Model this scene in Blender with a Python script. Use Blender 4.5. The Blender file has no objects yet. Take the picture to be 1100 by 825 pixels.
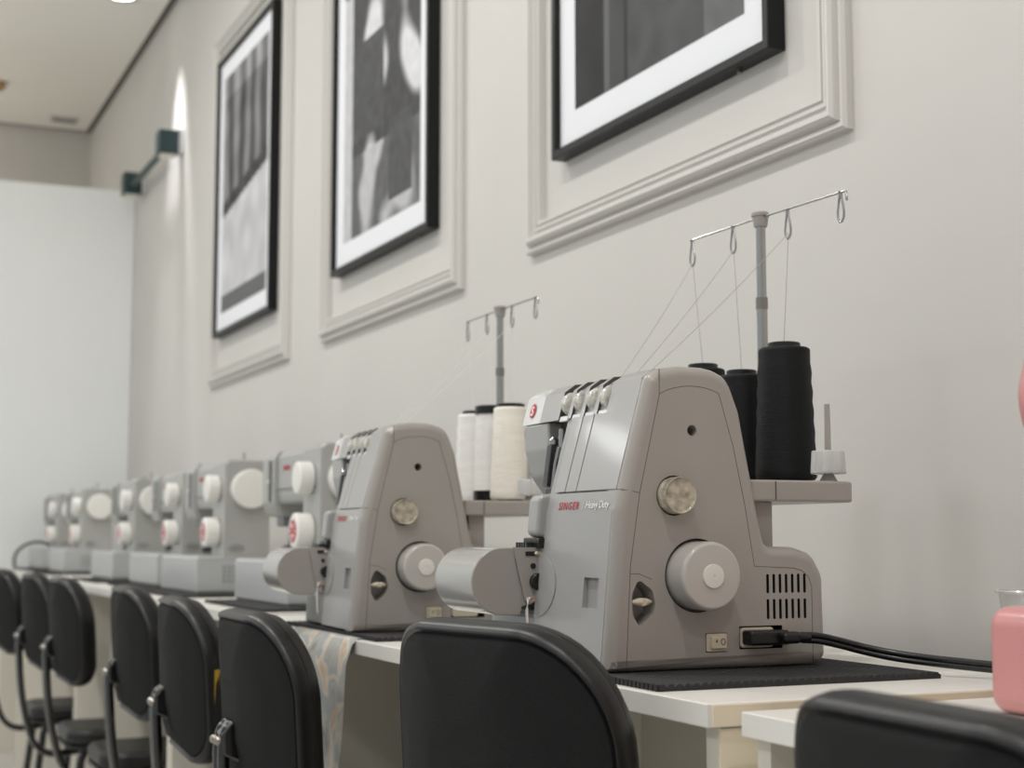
import bpy, bmesh, math, random
from mathutils import Vector, Matrix, noise
random.seed(7)
R = math.radians
SC = bpy.context.scene
COL = SC.collection
CAMZ = 0.89                      # camera height; everything below is given in metres, floor at z = 0
MB_Z = CAMZ - 0.129              # underside of the machines (on their mats)
TOP = CAMZ - 0.1345              # table top height
WX = 1.20                        # plane of the panelled wall
CEIL = CAMZ + 2.16

# ------------------------------------------------------------------ materials
def lin(c):
    c = c / 255.0
    return c / 12.92 if c <= 0.04045 else ((c + 0.055) / 1.055) ** 2.4
def rgb(r, g, b): return (lin(r), lin(g), lin(b), 1)
MATS = {}
def mat(name, col, rough=0.5, metal=0.0, var=0.0, vscale=8.0, bump=0.0, bscale=200.0, coat=0.0, trans=0.0, alpha=1.0, spec=0.5, stretch=None, emit=0.0):
    m = bpy.data.materials.new(name); m.use_nodes = True
    nt = m.node_tree; b = nt.nodes['Principled BSDF']
    b.inputs['Base Color'].default_value = col
    b.inputs['Roughness'].default_value = rough
    b.inputs['Metallic'].default_value = metal
    b.inputs['Coat Weight'].default_value = coat
    b.inputs['Coat Roughness'].default_value = 0.08
    b.inputs['Transmission Weight'].default_value = trans
    b.inputs['Alpha'].default_value = alpha
    b.inputs['Specular IOR Level'].default_value = spec
    if emit:
        b.inputs['Emission Color'].default_value = col
        b.inputs['Emission Strength'].default_value = emit
    tc = nt.nodes.new('ShaderNodeTexCoord'); src = tc.outputs['Object']
    if stretch:
        mp = nt.nodes.new('ShaderNodeMapping'); mp.inputs['Scale'].default_value = stretch
        nt.links.new(src, mp.inputs['Vector']); src = mp.outputs['Vector']
    if var:
        n = nt.nodes.new('ShaderNodeTexNoise'); n.inputs['Scale'].default_value = vscale; n.inputs['Detail'].default_value = 5
        nt.links.new(src, n.inputs['Vector'])
        cr = nt.nodes.new('ShaderNodeValToRGB')
        cr.color_ramp.elements[0].position = 0.3; cr.color_ramp.elements[1].position = 0.7
        cr.color_ramp.elements[0].color = tuple(x * (1 - var) for x in col[:3]) + (1,)
        cr.color_ramp.elements[1].color = tuple(min(1, x * (1 + var)) for x in col[:3]) + (1,)
        nt.links.new(n.outputs['Fac'], cr.inputs['Fac']); nt.links.new(cr.outputs['Color'], b.inputs['Base Color'])
    if bump:
        n = nt.nodes.new('ShaderNodeTexNoise'); n.inputs['Scale'].default_value = bscale; n.inputs['Detail'].default_value = 3
        nt.links.new(src, n.inputs['Vector'])
        bp = nt.nodes.new('ShaderNodeBump'); bp.inputs['Strength'].default_value = bump; bp.inputs['Distance'].default_value = 0.002
        nt.links.new(n.outputs['Fac'], bp.inputs['Height']); nt.links.new(bp.outputs['Normal'], b.inputs['Normal'])
    MATS[name] = m
    return m
WALL = mat('wall_paint', rgb(210, 207, 202), 0.6, var=0.02, vscale=2.5, bump=0.05, bscale=60)
TRIM = mat('moulding_paint', rgb(212, 209, 204), 0.45)
CEILM = mat('ceiling_paint', rgb(240, 237, 230), 0.8, var=0.02, vscale=1.0)
PARTM = mat('partition_white', rgb(247, 249, 248), 0.5, var=0.015, vscale=1.5)
FLOORM = mat('floor_tile', rgb(214, 211, 205), 0.35, var=0.05, vscale=3.0)
SHADOWGAP = mat('shadow_gap', rgb(96, 92, 88), 0.8)  # shade of the ceiling gap put into a dark colour
GREY = mat('warm_grey_plastic', rgb(164, 158, 152), 0.34, var=0.02, vscale=6, coat=0.15)
GLOSSGREY = mat('glossy_grey_plastic', rgb(164, 163, 161), 0.29, var=0.02, vscale=5, coat=0.15)
NOSE = mat('polished_grey_plastic', rgb(164, 163, 161), 0.17, coat=0.5)
PALEGREY = mat('pale_grey_plastic', rgb(216, 217, 216), 0.25, coat=0.3)
MIDGREY = mat('mid_grey_plastic', rgb(150, 150, 150), 0.3, coat=0.2)
SEAM = mat('panel_seam', rgb(84, 79, 75), 0.7)
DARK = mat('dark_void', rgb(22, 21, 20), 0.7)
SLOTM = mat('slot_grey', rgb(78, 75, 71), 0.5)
WHEELM = mat('wheel_grey', rgb(190, 185, 179), 0.25, coat=0.3)
CAPM = mat('cap_cream', rgb(226, 222, 214), 0.35)
CREAM = mat('cream_plastic', rgb(214, 202, 180), 0.4)
FILM = mat('stained_clear_film', rgb(182, 172, 154), 0.25, var=0.55, vscale=75, bump=0.9, bscale=160, coat=0.6)
FILMD = mat('cloudy_dial', rgb(200, 197, 188), 0.18, var=0.35, vscale=160, coat=0.6, bump=0.5, bscale=250)
STEEL = mat('brushed_steel', rgb(176, 176, 174), 0.25, metal=1.0)
STEELD = mat('dark_steel', rgb(88, 88, 88), 0.32, metal=0.9)
BLACK = mat('black_plastic', rgb(20, 20, 21), 0.35)
CORDM = mat('black_cord', rgb(18, 18, 19), 0.32, coat=0.2)
RUBBER = mat('black_rubber_mat', rgb(44, 43, 43), 0.75, bump=0.5, bscale=300)
BTHREAD = mat('black_thread', rgb(9, 11, 14), 0.6, var=0.35, vscale=18, spec=0.3, bump=0.3, bscale=60, stretch=(1, 1, 28))
WTHREAD = mat('white_thread', rgb(246, 244, 240), 0.7, var=0.05, vscale=14, bump=0.5, bscale=50, stretch=(1, 1, 9))
CTHREAD = mat('cream_thread', rgb(250, 244, 232), 0.7, var=0.04, vscale=14, bump=0.5, bscale=50, stretch=(1, 1, 9))
LTHREAD = mat('loose_thread', rgb(168, 166, 162), 0.7)
LTHREADW = mat('loose_white_thread', rgb(238, 236, 230), 0.7)
PINKT = mat('pinkish_thread', rgb(188, 160, 150), 0.7)
CLEAR = mat('clear_plastic', rgb(252, 252, 250), 0.2, trans=0.6, coat=0.2)
RED = mat('red_print', rgb(190, 24, 46), 0.45)
WPRINT = mat('white_print', rgb(236, 236, 234), 0.5)
DPRINT = mat('dark_print', rgb(60, 58, 56), 0.5)
TABLE = mat('white_laminate', rgb(232, 229, 222), 0.35, var=0.02, vscale=6)
PANELM = mat('cream_panel', rgb(222, 217, 204), 0.5, var=0.03, vscale=4)
BACKP = mat('beige_panel', rgb(168, 162, 148), 0.6, var=0.03, vscale=4)
WOOD = mat('raw_wood', rgb(238, 226, 202), 0.6, var=0.12, vscale=9, stretch=(1, 1, 0.12))
CHFAB = mat('black_fabric', rgb(19, 19, 20), 0.8, var=0.35, vscale=420, bump=0.6, bscale=900, spec=0.3)
CHRIM = mat('black_vinyl_rim', rgb(11, 11, 12), 0.37, bump=0.15, bscale=90)
CHPAD = mat('black_vinyl_pad', rgb(12, 12, 13), 0.42, bump=0.2, bscale=120)
CHBAR = mat('black_gloss_bar', rgb(14, 14, 15), 0.2, coat=0.6)
BOLT = mat('worn_metal', rgb(150, 145, 138), 0.28, metal=1.0)
STICK = mat('yellow_sticker', rgb(186, 150, 44), 0.5)
FRAMEM = mat('black_frame', rgb(13, 14, 16), 0.42, var=0.1, vscale=30, spec=0.3)
MATB = mat('white_mount', rgb(240, 241, 245), 0.8, spec=0.2)
TEAL = mat('dark_teal_metal', rgb(44, 66, 68), 0.4)
LAMPW = mat('lamp_diffuser', rgb(255, 250, 240), 0.5, emit=6.0)
LAMPOFF = mat('frosted_diffuser', rgb(225, 220, 208), 0.5)
ORANGE = mat('amber_plastic', rgb(176, 140, 96), 0.4)
VENTM = mat('vent_white', rgb(205, 205, 204), 0.5)
PINK = mat('pink_plastic', rgb(208, 144, 142), 0.36, coat=0.15, var=0.015, vscale=4)
SEWG = mat('sewing_machine_grey', rgb(168, 168, 164), 0.35, coat=0.2)
SEWB = mat('sewing_machine_bed_grey', rgb(176, 178, 178), 0.3, coat=0.2)
SEWD = mat('sewing_machine_dark_grey', rgb(118, 119, 119), 0.4)
DIALW = mat('white_dial', rgb(238, 236, 230), 0.3, coat=0.2)

def marble_mat():
    m = bpy.data.materials.new('marbled_cloth'); m.use_nodes = True
    nt = m.node_tree; b = nt.nodes['Principled BSDF']; b.inputs['Roughness'].default_value = 0.45
    tc = nt.nodes.new('ShaderNodeTexCoord')
    n = nt.nodes.new('ShaderNodeTexNoise'); n.inputs['Scale'].default_value = 16; n.inputs['Detail'].default_value = 8; n.inputs['Distortion'].default_value = .8
    nt.links.new(tc.outputs['Object'], n.inputs['Vector'])
    cr = nt.nodes.new('ShaderNodeValToRGB'); e = cr.color_ramp.elements
    e[0].position = 0.3; e[0].color = rgb(120, 126, 128)
    e[1].position = 0.72; e[1].color = rgb(222, 216, 204)
    for p, c in ((0.42, rgb(176, 172, 162)), (0.5, rgb(152, 158, 160)), (0.57, rgb(206, 196, 178)), (0.67, rgb(186, 154, 124))):
        k = e.new(p); k.color = c
    nt.links.new(n.outputs['Fac'], cr.inputs['Fac']); nt.links.new(cr.outputs['Color'], b.inputs['Base Color'])
    return m
MARBLE = marble_mat()
def print_mat():
    m = bpy.data.materials.new('photo_print'); m.use_nodes = True
    nt = m.node_tree; b = nt.nodes['Principled BSDF']; b.inputs['Roughness'].default_value = 0.6; b.inputs['Specular IOR Level'].default_value = 0.15
    a = nt.nodes.new('ShaderNodeAttribute'); a.attribute_name = 'Col'
    nt.links.new(a.outputs['Color'], b.inputs['Base Color'])
    return m
PRINT = print_mat()

# ------------------------------------------------------------------ mesh helpers
def offset2d(poly, d):
    """inset a counter-clockwise polygon by d"""
    n = len(poly); out = []
    for i in range(n):
        p0, p1, p2 = Vector(poly[i - 1]), Vector(poly[i]), Vector(poly[(i + 1) % n])
        e1 = (p1 - p0); e2 = (p2 - p1)
        if e1.length < 1e-9 or e2.length < 1e-9: out.append(tuple(p1)); continue
        e1.normalize(); e2.normalize()
        n1 = Vector((-e1.y, e1.x)); n2 = Vector((-e2.y, e2.x))
        k = n1 + n2
        l2 = k.length_squared
        if l2 < 1e-6: out.append(tuple(p1)); continue
        out.append(tuple(p1 + k * (2 * d / l2) ))
    return out
def rounded(pts, rad, seg=6):
    """round the corners of a polygon; rad is a number or one radius per corner"""
    n = len(pts); out = []
    for i in range(n):
        r = rad[i] if isinstance(rad, (list, tuple)) else rad
        p0, p1, p2 = Vector(pts[i - 1]), Vector(pts[i]), Vector(pts[(i + 1) % n])
        if r <= 0: out.append(tuple(p1)); continue
        a = (p0 - p1).normalized(); b = (p2 - p1).normalized()
        ang = a.angle(b)
        if ang > math.pi - 0.02: out.append(tuple(p1)); continue
        t = min(r / math.tan(ang / 2), (p0 - p1).length * 0.48, (p2 - p1).length * 0.48)
        r2 = t * math.tan(ang / 2)
        c = p1 + (a + b).normalized() * (r2 / math.sin(ang / 2))
        s = p1 + a * t; e = p1 + b * t
        a0 = math.atan2(s.y - c.y, s.x - c.x); a1 = math.atan2(e.y - c.y, e.x - c.x)
        da = (a1 - a0 + math.pi) % (2 * math.pi) - math.pi
        for k in range(seg + 1):
            t_ = a0 + da * k / seg
            out.append((c.x + r2 * math.cos(t_), c.y + r2 * math.sin(t_)))
    return out
def rect(x0, x1, y0, y1, r=0, seg=4):
    p = [(x0, y0), (x1, y0), (x1, y1), (x0, y1)]
    return rounded(p, r, seg) if r else p
def circle(cx, cy, r, n=24, ry=None):
    ry = r if ry is None else ry
    return [(cx + r * math.cos(2 * math.pi * i / n), cy + ry * math.sin(2 * math.pi * i / n)) for i in range(n)]
# a 2D polygon (a, b) lifted into 3D: axis 'y' -> (a, t, b), 'x' -> (t, a, b), 'z' -> (a, b, t)
def lift(ax, a, b, t):
    return (a, t, b) if ax == 'y' else ((t, a, b) if ax == 'x' else (a, b, t))

class MB:
    def __init__(self): self.bm = bmesh.new(); self.mats = []
    def mi(self, m):
        if m not in self.mats: self.mats.append(m)
        return self.mats.index(m)
    def face(self, vs, mi):
        try:
            f = self.bm.faces.new(vs); f.material_index = mi; return f
        except ValueError: return None
    def loft(self, rings, m, cap0=True, cap1=True, closed=True):
        mi = self.mi(m); R_ = [[self.bm.verts.new(p) for p in r] for r in rings]
        n = len(R_[0])
        for a, b in zip(R_, R_[1:]):
            for i in range(n if closed else n - 1):
                j = (i + 1) % n
                self.face((a[i], a[j], b[j], b[i]), mi)
        if cap0: self.face(list(reversed(R_[0])), mi)
        if cap1: self.face(R_[-1], mi)
        return self
    def prism(self, poly, t0, t1, m, ax='y', bev=0.0, bev0=None, bev1=None, seg=3):
        """extrude a polygon along an axis, edges of the two caps rounded by bev"""
        area = sum(poly[i - 1][0] * poly[i][1] - poly[i][0] * poly[i - 1][1] for i in range(len(poly)))
        if area < 0: poly = list(reversed(poly))
        b0 = bev if bev0 is None else bev0; b1 = bev if bev1 is None else bev1
        rings = []
        if b0 > 0:
            for k in range(seg + 1):
                a = math.pi / 2 * k / seg
                q = offset2d(poly, b0 * (1 - math.sin(a)))
                rings.append([lift(ax, p[0], p[1], t0 + b0 * (1 - math.cos(a))) for p in q])
        else: rings.append([lift(ax, p[0], p[1], t0) for p in poly])
        if b1 > 0:
            for k in range(seg, -1, -1):
                a = math.pi / 2 * k / seg
                q = offset2d(poly, b1 * (1 - math.sin(a)))
                rings.append([lift(ax, p[0], p[1], t1 - b1 * (1 - math.cos(a))) for p in q])
        else: rings.append([lift(ax, p[0], p[1], t1) for p in poly])
        return self.loft(rings, m)
    def box(self, x0, x1, y0, y1, z0, z1, m, bev=0.0, r=0.0):
        return self.prism(rect(x0, x1, y0, y1, r), z0, z1, m, 'z', bev)
    def lathe(self, prof, c, m, ax='z', n=32, cap0=True, cap1=True, mod=None):
        """prof = [(radius, height)...] turned about the axis through c"""
        rings = []
        for r, h in prof:
            ring = []
            for i in range(n):
                a = 2 * math.pi * i / n
                rr = r * (mod(a, h) if mod else 1)
                u, v = rr * math.cos(a), rr * math.sin(a)
                if ax == 'z': p = (c[0] + u, c[1] + v, c[2] + h)
                elif ax == 'y': p = (c[0] + u, c[1] + h, c[2] + v)
                else: p = (c[0] + h, c[1] + u, c[2] + v)
                ring.append(p)
            rings.append(ring)
        return self.loft(rings, m, cap0, cap1)
    def tube(self, pts, r, m, n=8, closed=False, ell=1.0):
        P = [Vector(p) for p in pts]; rings = []; up = None
        for i, p in enumerate(P):
            if closed: t = P[(i + 1) % len(P)] - P[i - 1]
            else: t = P[min(i + 1, len(P) - 1)] - P[max(i - 1, 0)]
            t.normalize()
            if up is None:
                up = Vector((0, 0, 1)) if abs(t.z) < 0.9 else Vector((0, 1, 0))
            up = (up - t * up.dot(t)).normalized()
            s = t.cross(up)
            rr = r[i] if isinstance(r, (list, tuple)) else r
            rings.append([tuple(p + (up * math.cos(2 * math.pi * k / n) + s * math.sin(2 * math.pi * k / n) * ell) * rr) for k in range(n)])
        if closed: rings.append(rings[0])
        self.loft(rings, m, not closed, not closed)
        if closed: bmesh.ops.remove_doubles(self.bm, verts=self.bm.verts, dist=1e-7)
        return self
    def build(self, name, parent=None, smooth=38, loc=None, cutters=None):
        bmesh.ops.recalc_face_normals(self.bm, faces=self.bm.faces)
        me = bpy.data.meshes.new(name); self.bm.to_mesh(me); self.bm.free()
        for m in self.mats: me.materials.append(m)
        o = bpy.data.objects.new(name, me); COL.objects.link(o)
        if cutters:
            for cu in cutters:
                for m in self.mats: cu.mi(m)
                remap = {i: self.mats.index(m) if m in self.mats else 0 for i, m in enumerate(cu.mats)}
                bmesh.ops.recalc_face_normals(cu.bm, faces=cu.bm.faces)
                for f in cu.bm.faces: f.material_index = remap[f.material_index]
                cm = bpy.data.meshes.new('tmp'); cu.bm.to_mesh(cm); cu.bm.free()
                for m in self.mats: cm.materials.append(m)
                co = bpy.data.objects.new('tmp', cm); COL.objects.link(co)
                md = o.modifiers.new('b', 'BOOLEAN'); md.operation = 'DIFFERENCE'; md.solver = 'EXACT'; md.object = co
                dg = bpy.context.evaluated_depsgraph_get()
                nm = bpy.data.meshes.new_from_object(o.evaluated_get(dg))
                o.modifiers.clear(); old = o.data; o.data = nm
                bpy.data.meshes.remove(old); bpy.data.objects.remove(co); bpy.data.meshes.remove(cm)
                nm.name = name
        for p in o.data.polygons: p.use_smooth = True
        o.data.set_sharp_from_angle(angle=R(smooth))
        wn = o.modifiers.new('weighted', 'WEIGHTED_NORMAL'); wn.keep_sharp = True; wn.weight = 90
        if loc: o.location = loc
        if parent: o.parent = parent
        return o

def empty(name, loc, rz=0.0):
    o = bpy.data.objects.new(name, None); COL.objects.link(o); o.empty_display_size = 0.05
    o.location = loc; o.rotation_euler = (0, 0, rz); return o
def tag(o, label=None, cat=None, group=None, kind=None):
    if label: o['label'] = label
    if cat: o['category'] = cat
    if group: o['group'] = group
    if kind: o['kind'] = kind
    return o
def copy_tree(o, parent=None):
    c = o.copy(); COL.objects.link(c)
    if parent: c.parent = parent
    for ch in list(o.children): copy_tree(ch, c)
    return c
def text_mesh(name, body, size, m, parent, mat4, extrude=0.00015, spacing=1.0, offset=0.0):
    cu = bpy.data.curves.new(name, 'FONT'); cu.body = body; cu.size = size; cu.extrude = extrude
    cu.space_character = spacing; cu.offset = offset; cu.resolution_u = 3
    t = bpy.data.objects.new('tmp', cu); COL.objects.link(t)
    dg = bpy.context.evaluated_depsgraph_get()
    me = bpy.data.meshes.new_from_object(t.evaluated_get(dg)); me.name = name
    bpy.data.objects.remove(t); bpy.data.curves.remove(cu)
    me.materials.clear(); me.materials.append(m)
    me.transform(mat4)
    o = bpy.data.objects.new(name, me); COL.objects.link(o)
    if parent: o.parent = parent
    return o
def front_text_matrix(x, y, z, lean):
    """text reading along -y, facing -x, its plane leaning back by lean"""
    ex = Vector((0, -1, 0)); ey = Vector((math.sin(lean), 0, math.cos(lean))); ez = ex.cross(ey)
    M = Matrix((ex, ey, ez)).transposed().to_4x4()
    M.translation = Vector((x, y, z)); return M

# ------------------------------------------------------------------ the setting
XL, YB, YF = -3.6, -2.6, 8.16
MB().box(XL, WX + .1, YB, YF + .1, -.05, 0, FLOORM).build('floor')['kind'] = 'structure'
MB().box(XL, WX - .03, YB, YF - .03, CEIL, CEIL + .05, CEILM).build('ceiling')['kind'] = 'structure'
MB().box(WX, WX + .1, YB, YF + .1, 0, CEIL + .1, WALL).build('wall_right')['kind'] = 'structure'
MB().box(XL, WX, YF, YF + .1, 0, CEIL + .1, WALL).build('wall_far')['kind'] = 'structure'
MB().box(XL, WX, YB - .1, YB, 0, CEIL + .1, WALL).build('wall_behind')['kind'] = 'structure'
g = MB(); g.box(WX - .03, WX, YB, YF, CEIL + .002, CEIL + .06, SHADOWGAP)  # dark strip painted as the shadow line between wall and ceiling
g.build('gap_shade_1')['kind'] = 'structure'
g = MB(); g.box(XL, WX - .03, YF - .03, YF, CEIL + .002, CEIL + .06, SHADOWGAP)  # same painted shadow line along the far wall
g.build('gap_shade_2')['kind'] = 'structure'
MB().box(XL, WX - .002, 6.78, 6.83, 0, CAMZ + 1.545, PARTM).build('wall_partition')['kind'] = 'structure'

def panel_moulding(name, y0, y1, z0, z1):
    prof = [(0, 0), (0, .010), (.004, .015), (.010, .014), (.013, .011), (.016, .020), (.021, .024), (.027, .023), (.031, .015), (.035, .011),
            (.038, .011), (.039, .015), (.044, .015), (.045, .010), (.049, .010), (.050, .014), (.056, .014), (.058, .008), (.058, 0)]
    g = MB(); mi = g.mi(TRIM)
    rings = []
    for cy, cz, sy, sz in ((y0, z0, 1, 1), (y1, z0, -1, 1), (y1, z1, -1, -1), (y0, z1, 1, -1)):
        rings.append([g.bm.verts.new((WX - h, cy + sy * w, cz + sz * w)) for w, h in prof])
    for k in range(4):
        a, b = rings[k], rings[(k + 1) % 4]
        for i in range(len(prof) - 1): g.face((a[i], a[i + 1], b[i + 1], b[i]), mi)
    o = g.build(name, smooth=30); o['kind'] = 'structure'
ZM1 = CAMZ + 1.755
panel_moulding('trim_3', 1.573, 2.563, CAMZ + .531, ZM1)
panel_moulding('trim_4', 2.898, 3.888, CAMZ + .519, ZM1)
panel_moulding('trim_5', 4.222, 5.205, CAMZ + .514, ZM1)

# ------------------------------------------------------------------ framed photographs
def picture(y0, y1, z0, z1, fn, label):
    t = empty('picture_frame', (WX, (y0 + y1) / 2, z0)); tag(t, label, 'picture frame', 'framed pictures in the wall panels')
    W, H = (y1 - y0), (z1 - z0); d = .028; w = .016
    g = MB(); mi = g.mi(FRAMEM)
    prof = [(0, 0), (0, d), (.002, d + .001), (w - .002, d + .001), (w, d - .001), (w, .006)]
    rings = []
    for cy, cz, sy, sz in ((-W/2, 0, 1, 1), (W/2, 0, -1, 1), (W/2, H, -1, -1), (-W/2, H, 1, -1)):
        rings.append([g.bm.verts.new((-.001 - h, cy + sy * q, cz + sz * q)) for q, h in prof])
    for k in range(4):
        a, b = rings[k], rings[(k + 1) % 4]
        for i in range(len(prof) - 1): g.face((a[i], a[i + 1], b[i + 1], b[i]), mi)
    g.build('frame', t, smooth=25)
    g = MB(); g.box(-.018, -.001, -W/2 + w, W/2 - w, w, H - w, MATB); g.build('mount', t)
    # the print: a fine grid of greys
    m = .060; nu, nv = 84, 112
    py0, py1, pz0, pz1 = -W/2 + w + m, W/2 - w - m, w + m, H - w - m
    bm = bmesh.new(); V = [[bm.verts.new((-.0185, py1 + (py0 - py1) * i / nu, pz0 + (pz1 - pz0) * j / nv)) for i in range(nu + 1)] for j in range(nv + 1)]
    for j in range(nv):
        for i in range(nu): bm.faces.new((V[j][i], V[j][i + 1], V[j + 1][i + 1], V[j + 1][i]))
    bmesh.ops.recalc_face_normals(bm, faces=bm.faces)
    me = bpy.data.meshes.new('photo_print'); bm.to_mesh(me); bm.free(); me.materials.append(PRINT)
    ca = me.color_attributes.new('Col', 'FLOAT_COLOR', 'CORNER')
    for p in me.polygons:
        i, j = p.index % nu, p.index // nu
        v = lin(255 * max(0, min(1, fn((i + .5) / nu, (j + .5) / nv))))
        for li in p.loop_indices: ca.data[li].color = (v, v, v * 1.03, 1)
    o = bpy.data.objects.new('photo_print', me); COL.objects.link(o); o.parent = t
    # hanging nub under the frame
    g = MB(); g.lathe([(.004, 0), (.004, -.006)], (-.012, -W/2 + .10, 0), BOLT); g.build('bumper', t)
    return t
def nz(u, v, s, seed): return noise.noise(Vector((u * s, v * s * 1.3, seed)))
def pic_near(u, v):                                    # dark interior with a pale upright bar
    g = .34 + .07 * nz(u, v, 3, 1) + .04 * nz(u, v, 14, 2)
    if u < .20: g = .20 + .05 * nz(u, v, 6, 3)
    elif u < .235: g = .40
    elif u < .33: g = .30 + .10 * (v > .28) + .05 * nz(u, v, 8, 4)
    elif u < .36: g = .22
    if u > .80: g += .10
    if v > .55: g = g * .8
    return g
def pic_mid(u, v):                                     # a room of dark and pale seats, blurred
    a = nz(u * 1.1, v * 1.1, 3.4, 11); g = .55 + .45 * a
    g = .30 + .56 * max(0, min(1, (a + .10) / .24))
    if v < .26: g = .40 + .35 * max(0, min(1, (nz(u, v, 4, 12) + .05) / .2))
    if .10 < u < .55 and .30 < v < .62: g = .33
    if u < .12: g = .78
    if .62 < u < .9 and .05 < v < .3: g = .34
    if v > .80: g = .62 + .3 * nz(u, v, 5, 13)
    return g + .05 * nz(u, v, 20, 14)
def pic_far(u, v):                                     # grey hangings above a white surface
    if v > .46 + .10 * u:
        return .42 + .24 * math.sin(u * 26 + 1.5 * nz(u, v, 3, 21)) * .6 + .10 * nz(u, v, 6, 22) + .12 * (v > .9)
    if v > .40 + .10 * u: return .26 + .1 * nz(u, v, 9, 25)
    if v < .07: return .42
    return .78 + .09 * nz(u, v, 6, 23)
picture(1.722, 2.420, CAMZ + .681, CAMZ + 1.625, pic_near, 'black framed picture with a dark print, nearest of the three on the wall')
picture(3.045, 3.752, CAMZ + .676, CAMZ + 1.625, pic_mid, 'middle black framed picture, jumbled grey and white print')
picture(4.365, 5.090, CAMZ + .676, CAMZ + 1.640, pic_far, 'farthest black framed picture, grey upper half and white lower half')

# ------------------------------------------------------------------ wall light, ceiling fittings
t = empty('wall_light', (WX, 6.10, CAMZ + 1.50)); tag(t, 'dark teal wall light with two box heads joined by a bar', 'wall light')
for y in (5.80, 6.56):
    q = y - 6.10
    g = MB(); g.box(-.095, -.020, q - .040, q + .040, -.02, .075, TEAL, bev=.004); h = g.build('lamp_head', t)
    g = MB(); g.box(-.086, -.030, q - .032, q + .032, -.026, -.0195, LAMPOFF, bev=.001); g.build('diffuser', h)
    g = MB(); g.box(-.021, -.001, q - .034, q + .034, -.012, .085, PALEGREY, bev=.004); g.build('wall_plate', h)
g = MB(); g.tube([(-.058, -.27, .015), (-.058, .43, .015)], .014, TEAL, n=12); g.build('bar', t)

def downlight(x, y, label):
    t = empty('ceiling_downlight', (x, y, CEIL)); tag(t, label, 'ceiling light', 'recessed ceiling downlights')
    g = MB(); g.lathe([(.050, -.001), (.062, -.006), (.075, -.005), (.078, 0)], (0, 0, 0), VENTM, cap0=False, cap1=False); g.build('rim', t)
    g = MB(); g.lathe([(.050, 0), (.050, -.003), (.001, -.0035)], (0, 0, 0), LAMPW); g.build('lens', t)
downlight(.985, 5.98, 'round white glowing downlight recessed in the ceiling near the panelled wall')
g = MB(); g.lathe([(.030, 0), (.034, -.012), (.026, -.030), (.012, -.042), (.002, -.045)], (0, 0, 0), ORANGE)
o = g.build('ceiling_sensor', loc=(.655, 7.40, CEIL)); tag(o, 'small amber domed fitting on the ceiling at the far left', 'ceiling fitting')
t = empty('ceiling_vent', (1.03, 7.93, CEIL)); tag(t, 'small pale rectangular vent on the ceiling by the far corner', 'vent')
g = MB(); g.box(-.07, .07, -.05, .05, -.008, 0, VENTM, bev=.002); g.build('frame', t)
g = MB()
for k in range(5): g.box(-.058, .058, -.036 + k * .017, -.030 + k * .017, -.011, -.007, MIDGREY)
g.build('louvre', t)
g = MB(); g.tube([(0, 0, 0), (.0003, .0015, .004), (0, .002, .008)], [.0016, .0024, .0014], WPRINT, n=8)  # small white blob set on the wall face
o = g.build('wall_mark', loc=(WX - .0015, 1.148, CAMZ + .030)); tag(o, 'tiny white mark on the bare wall right of the nearest overlocker', 'wall mark')

# ------------------------------------------------------------------ tables
def table(y0, y1, x0, x1, label, ztop=TOP, raw=False):
    t = empty('desk', ((x0 + x1) / 2, (y0 + y1) / 2, 0)); tag(t, label, 'desk', 'white desks in a row along the wall')
    cx, cy = (x0 + x1) / 2, (y0 + y1) / 2; a, b = x0 - cx, x1 - cx; c, d = y0 - cy, y1 - cy
    g = MB(); g.box(a, b, c, d, ztop - .020, ztop, TABLE, bev=.0015); g.build('desk_top', t)
    for s, e in ((c + .004, c + .022), (d - .022, d - .004)):
        g = MB(); g.box(a + .012, b - .03, s, e, 0, ztop - .020, PANELM, bev=.001); g.build('side_panel', t)
    g = MB(); g.box(b - .16, b - .142, c + .022, d - .022, .12, ztop - .020, BACKP); g.build('back_panel', t)
    if raw:
        g = MB(); g.box(a + .004, b - .004, c - .0022, c - .0002, ztop - .0185, ztop - .0015, WOOD)
        g.box(a + .013, b - .04, c + .0015, c + .0038, 0, ztop - .021, WOOD); g.build('raw_edge', t)
    return t
table(.10, 1.030, .664, 1.130, 'white desk under the pink sewing machine, set slightly lower than its neighbour', CAMZ - .137)
table(1.068, 1.774, .656, 1.135, 'white desk with a raw wood end, carrying the overlocker with black cones', raw=True)
TOP2 = TOP - .0045
table(1.779, 2.655, .660, 1.135, 'white desk with marbled cloth over its edge, carrying the overlocker with white cones', TOP2)
fars = ['white desk under the sewing machine nearest to the overlockers', 'white desk under the sewing machine with the vent grille in view', 'white desk just past the tall pale side panel, under the third sewing machine',
        'white desk under the fourth sewing machine, behind the leftmost chair', 'white desk under the second sewing machine from the far end', 'white desk at the far end of the row by the white partition']
ys = [2.66, 3.275, 4.00, 4.62, 5.30, 6.05, 6.74]
for k in range(6): table(ys[k] + .003, ys[k + 1] - .003, .668, 1.135, fars[k])

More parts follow.
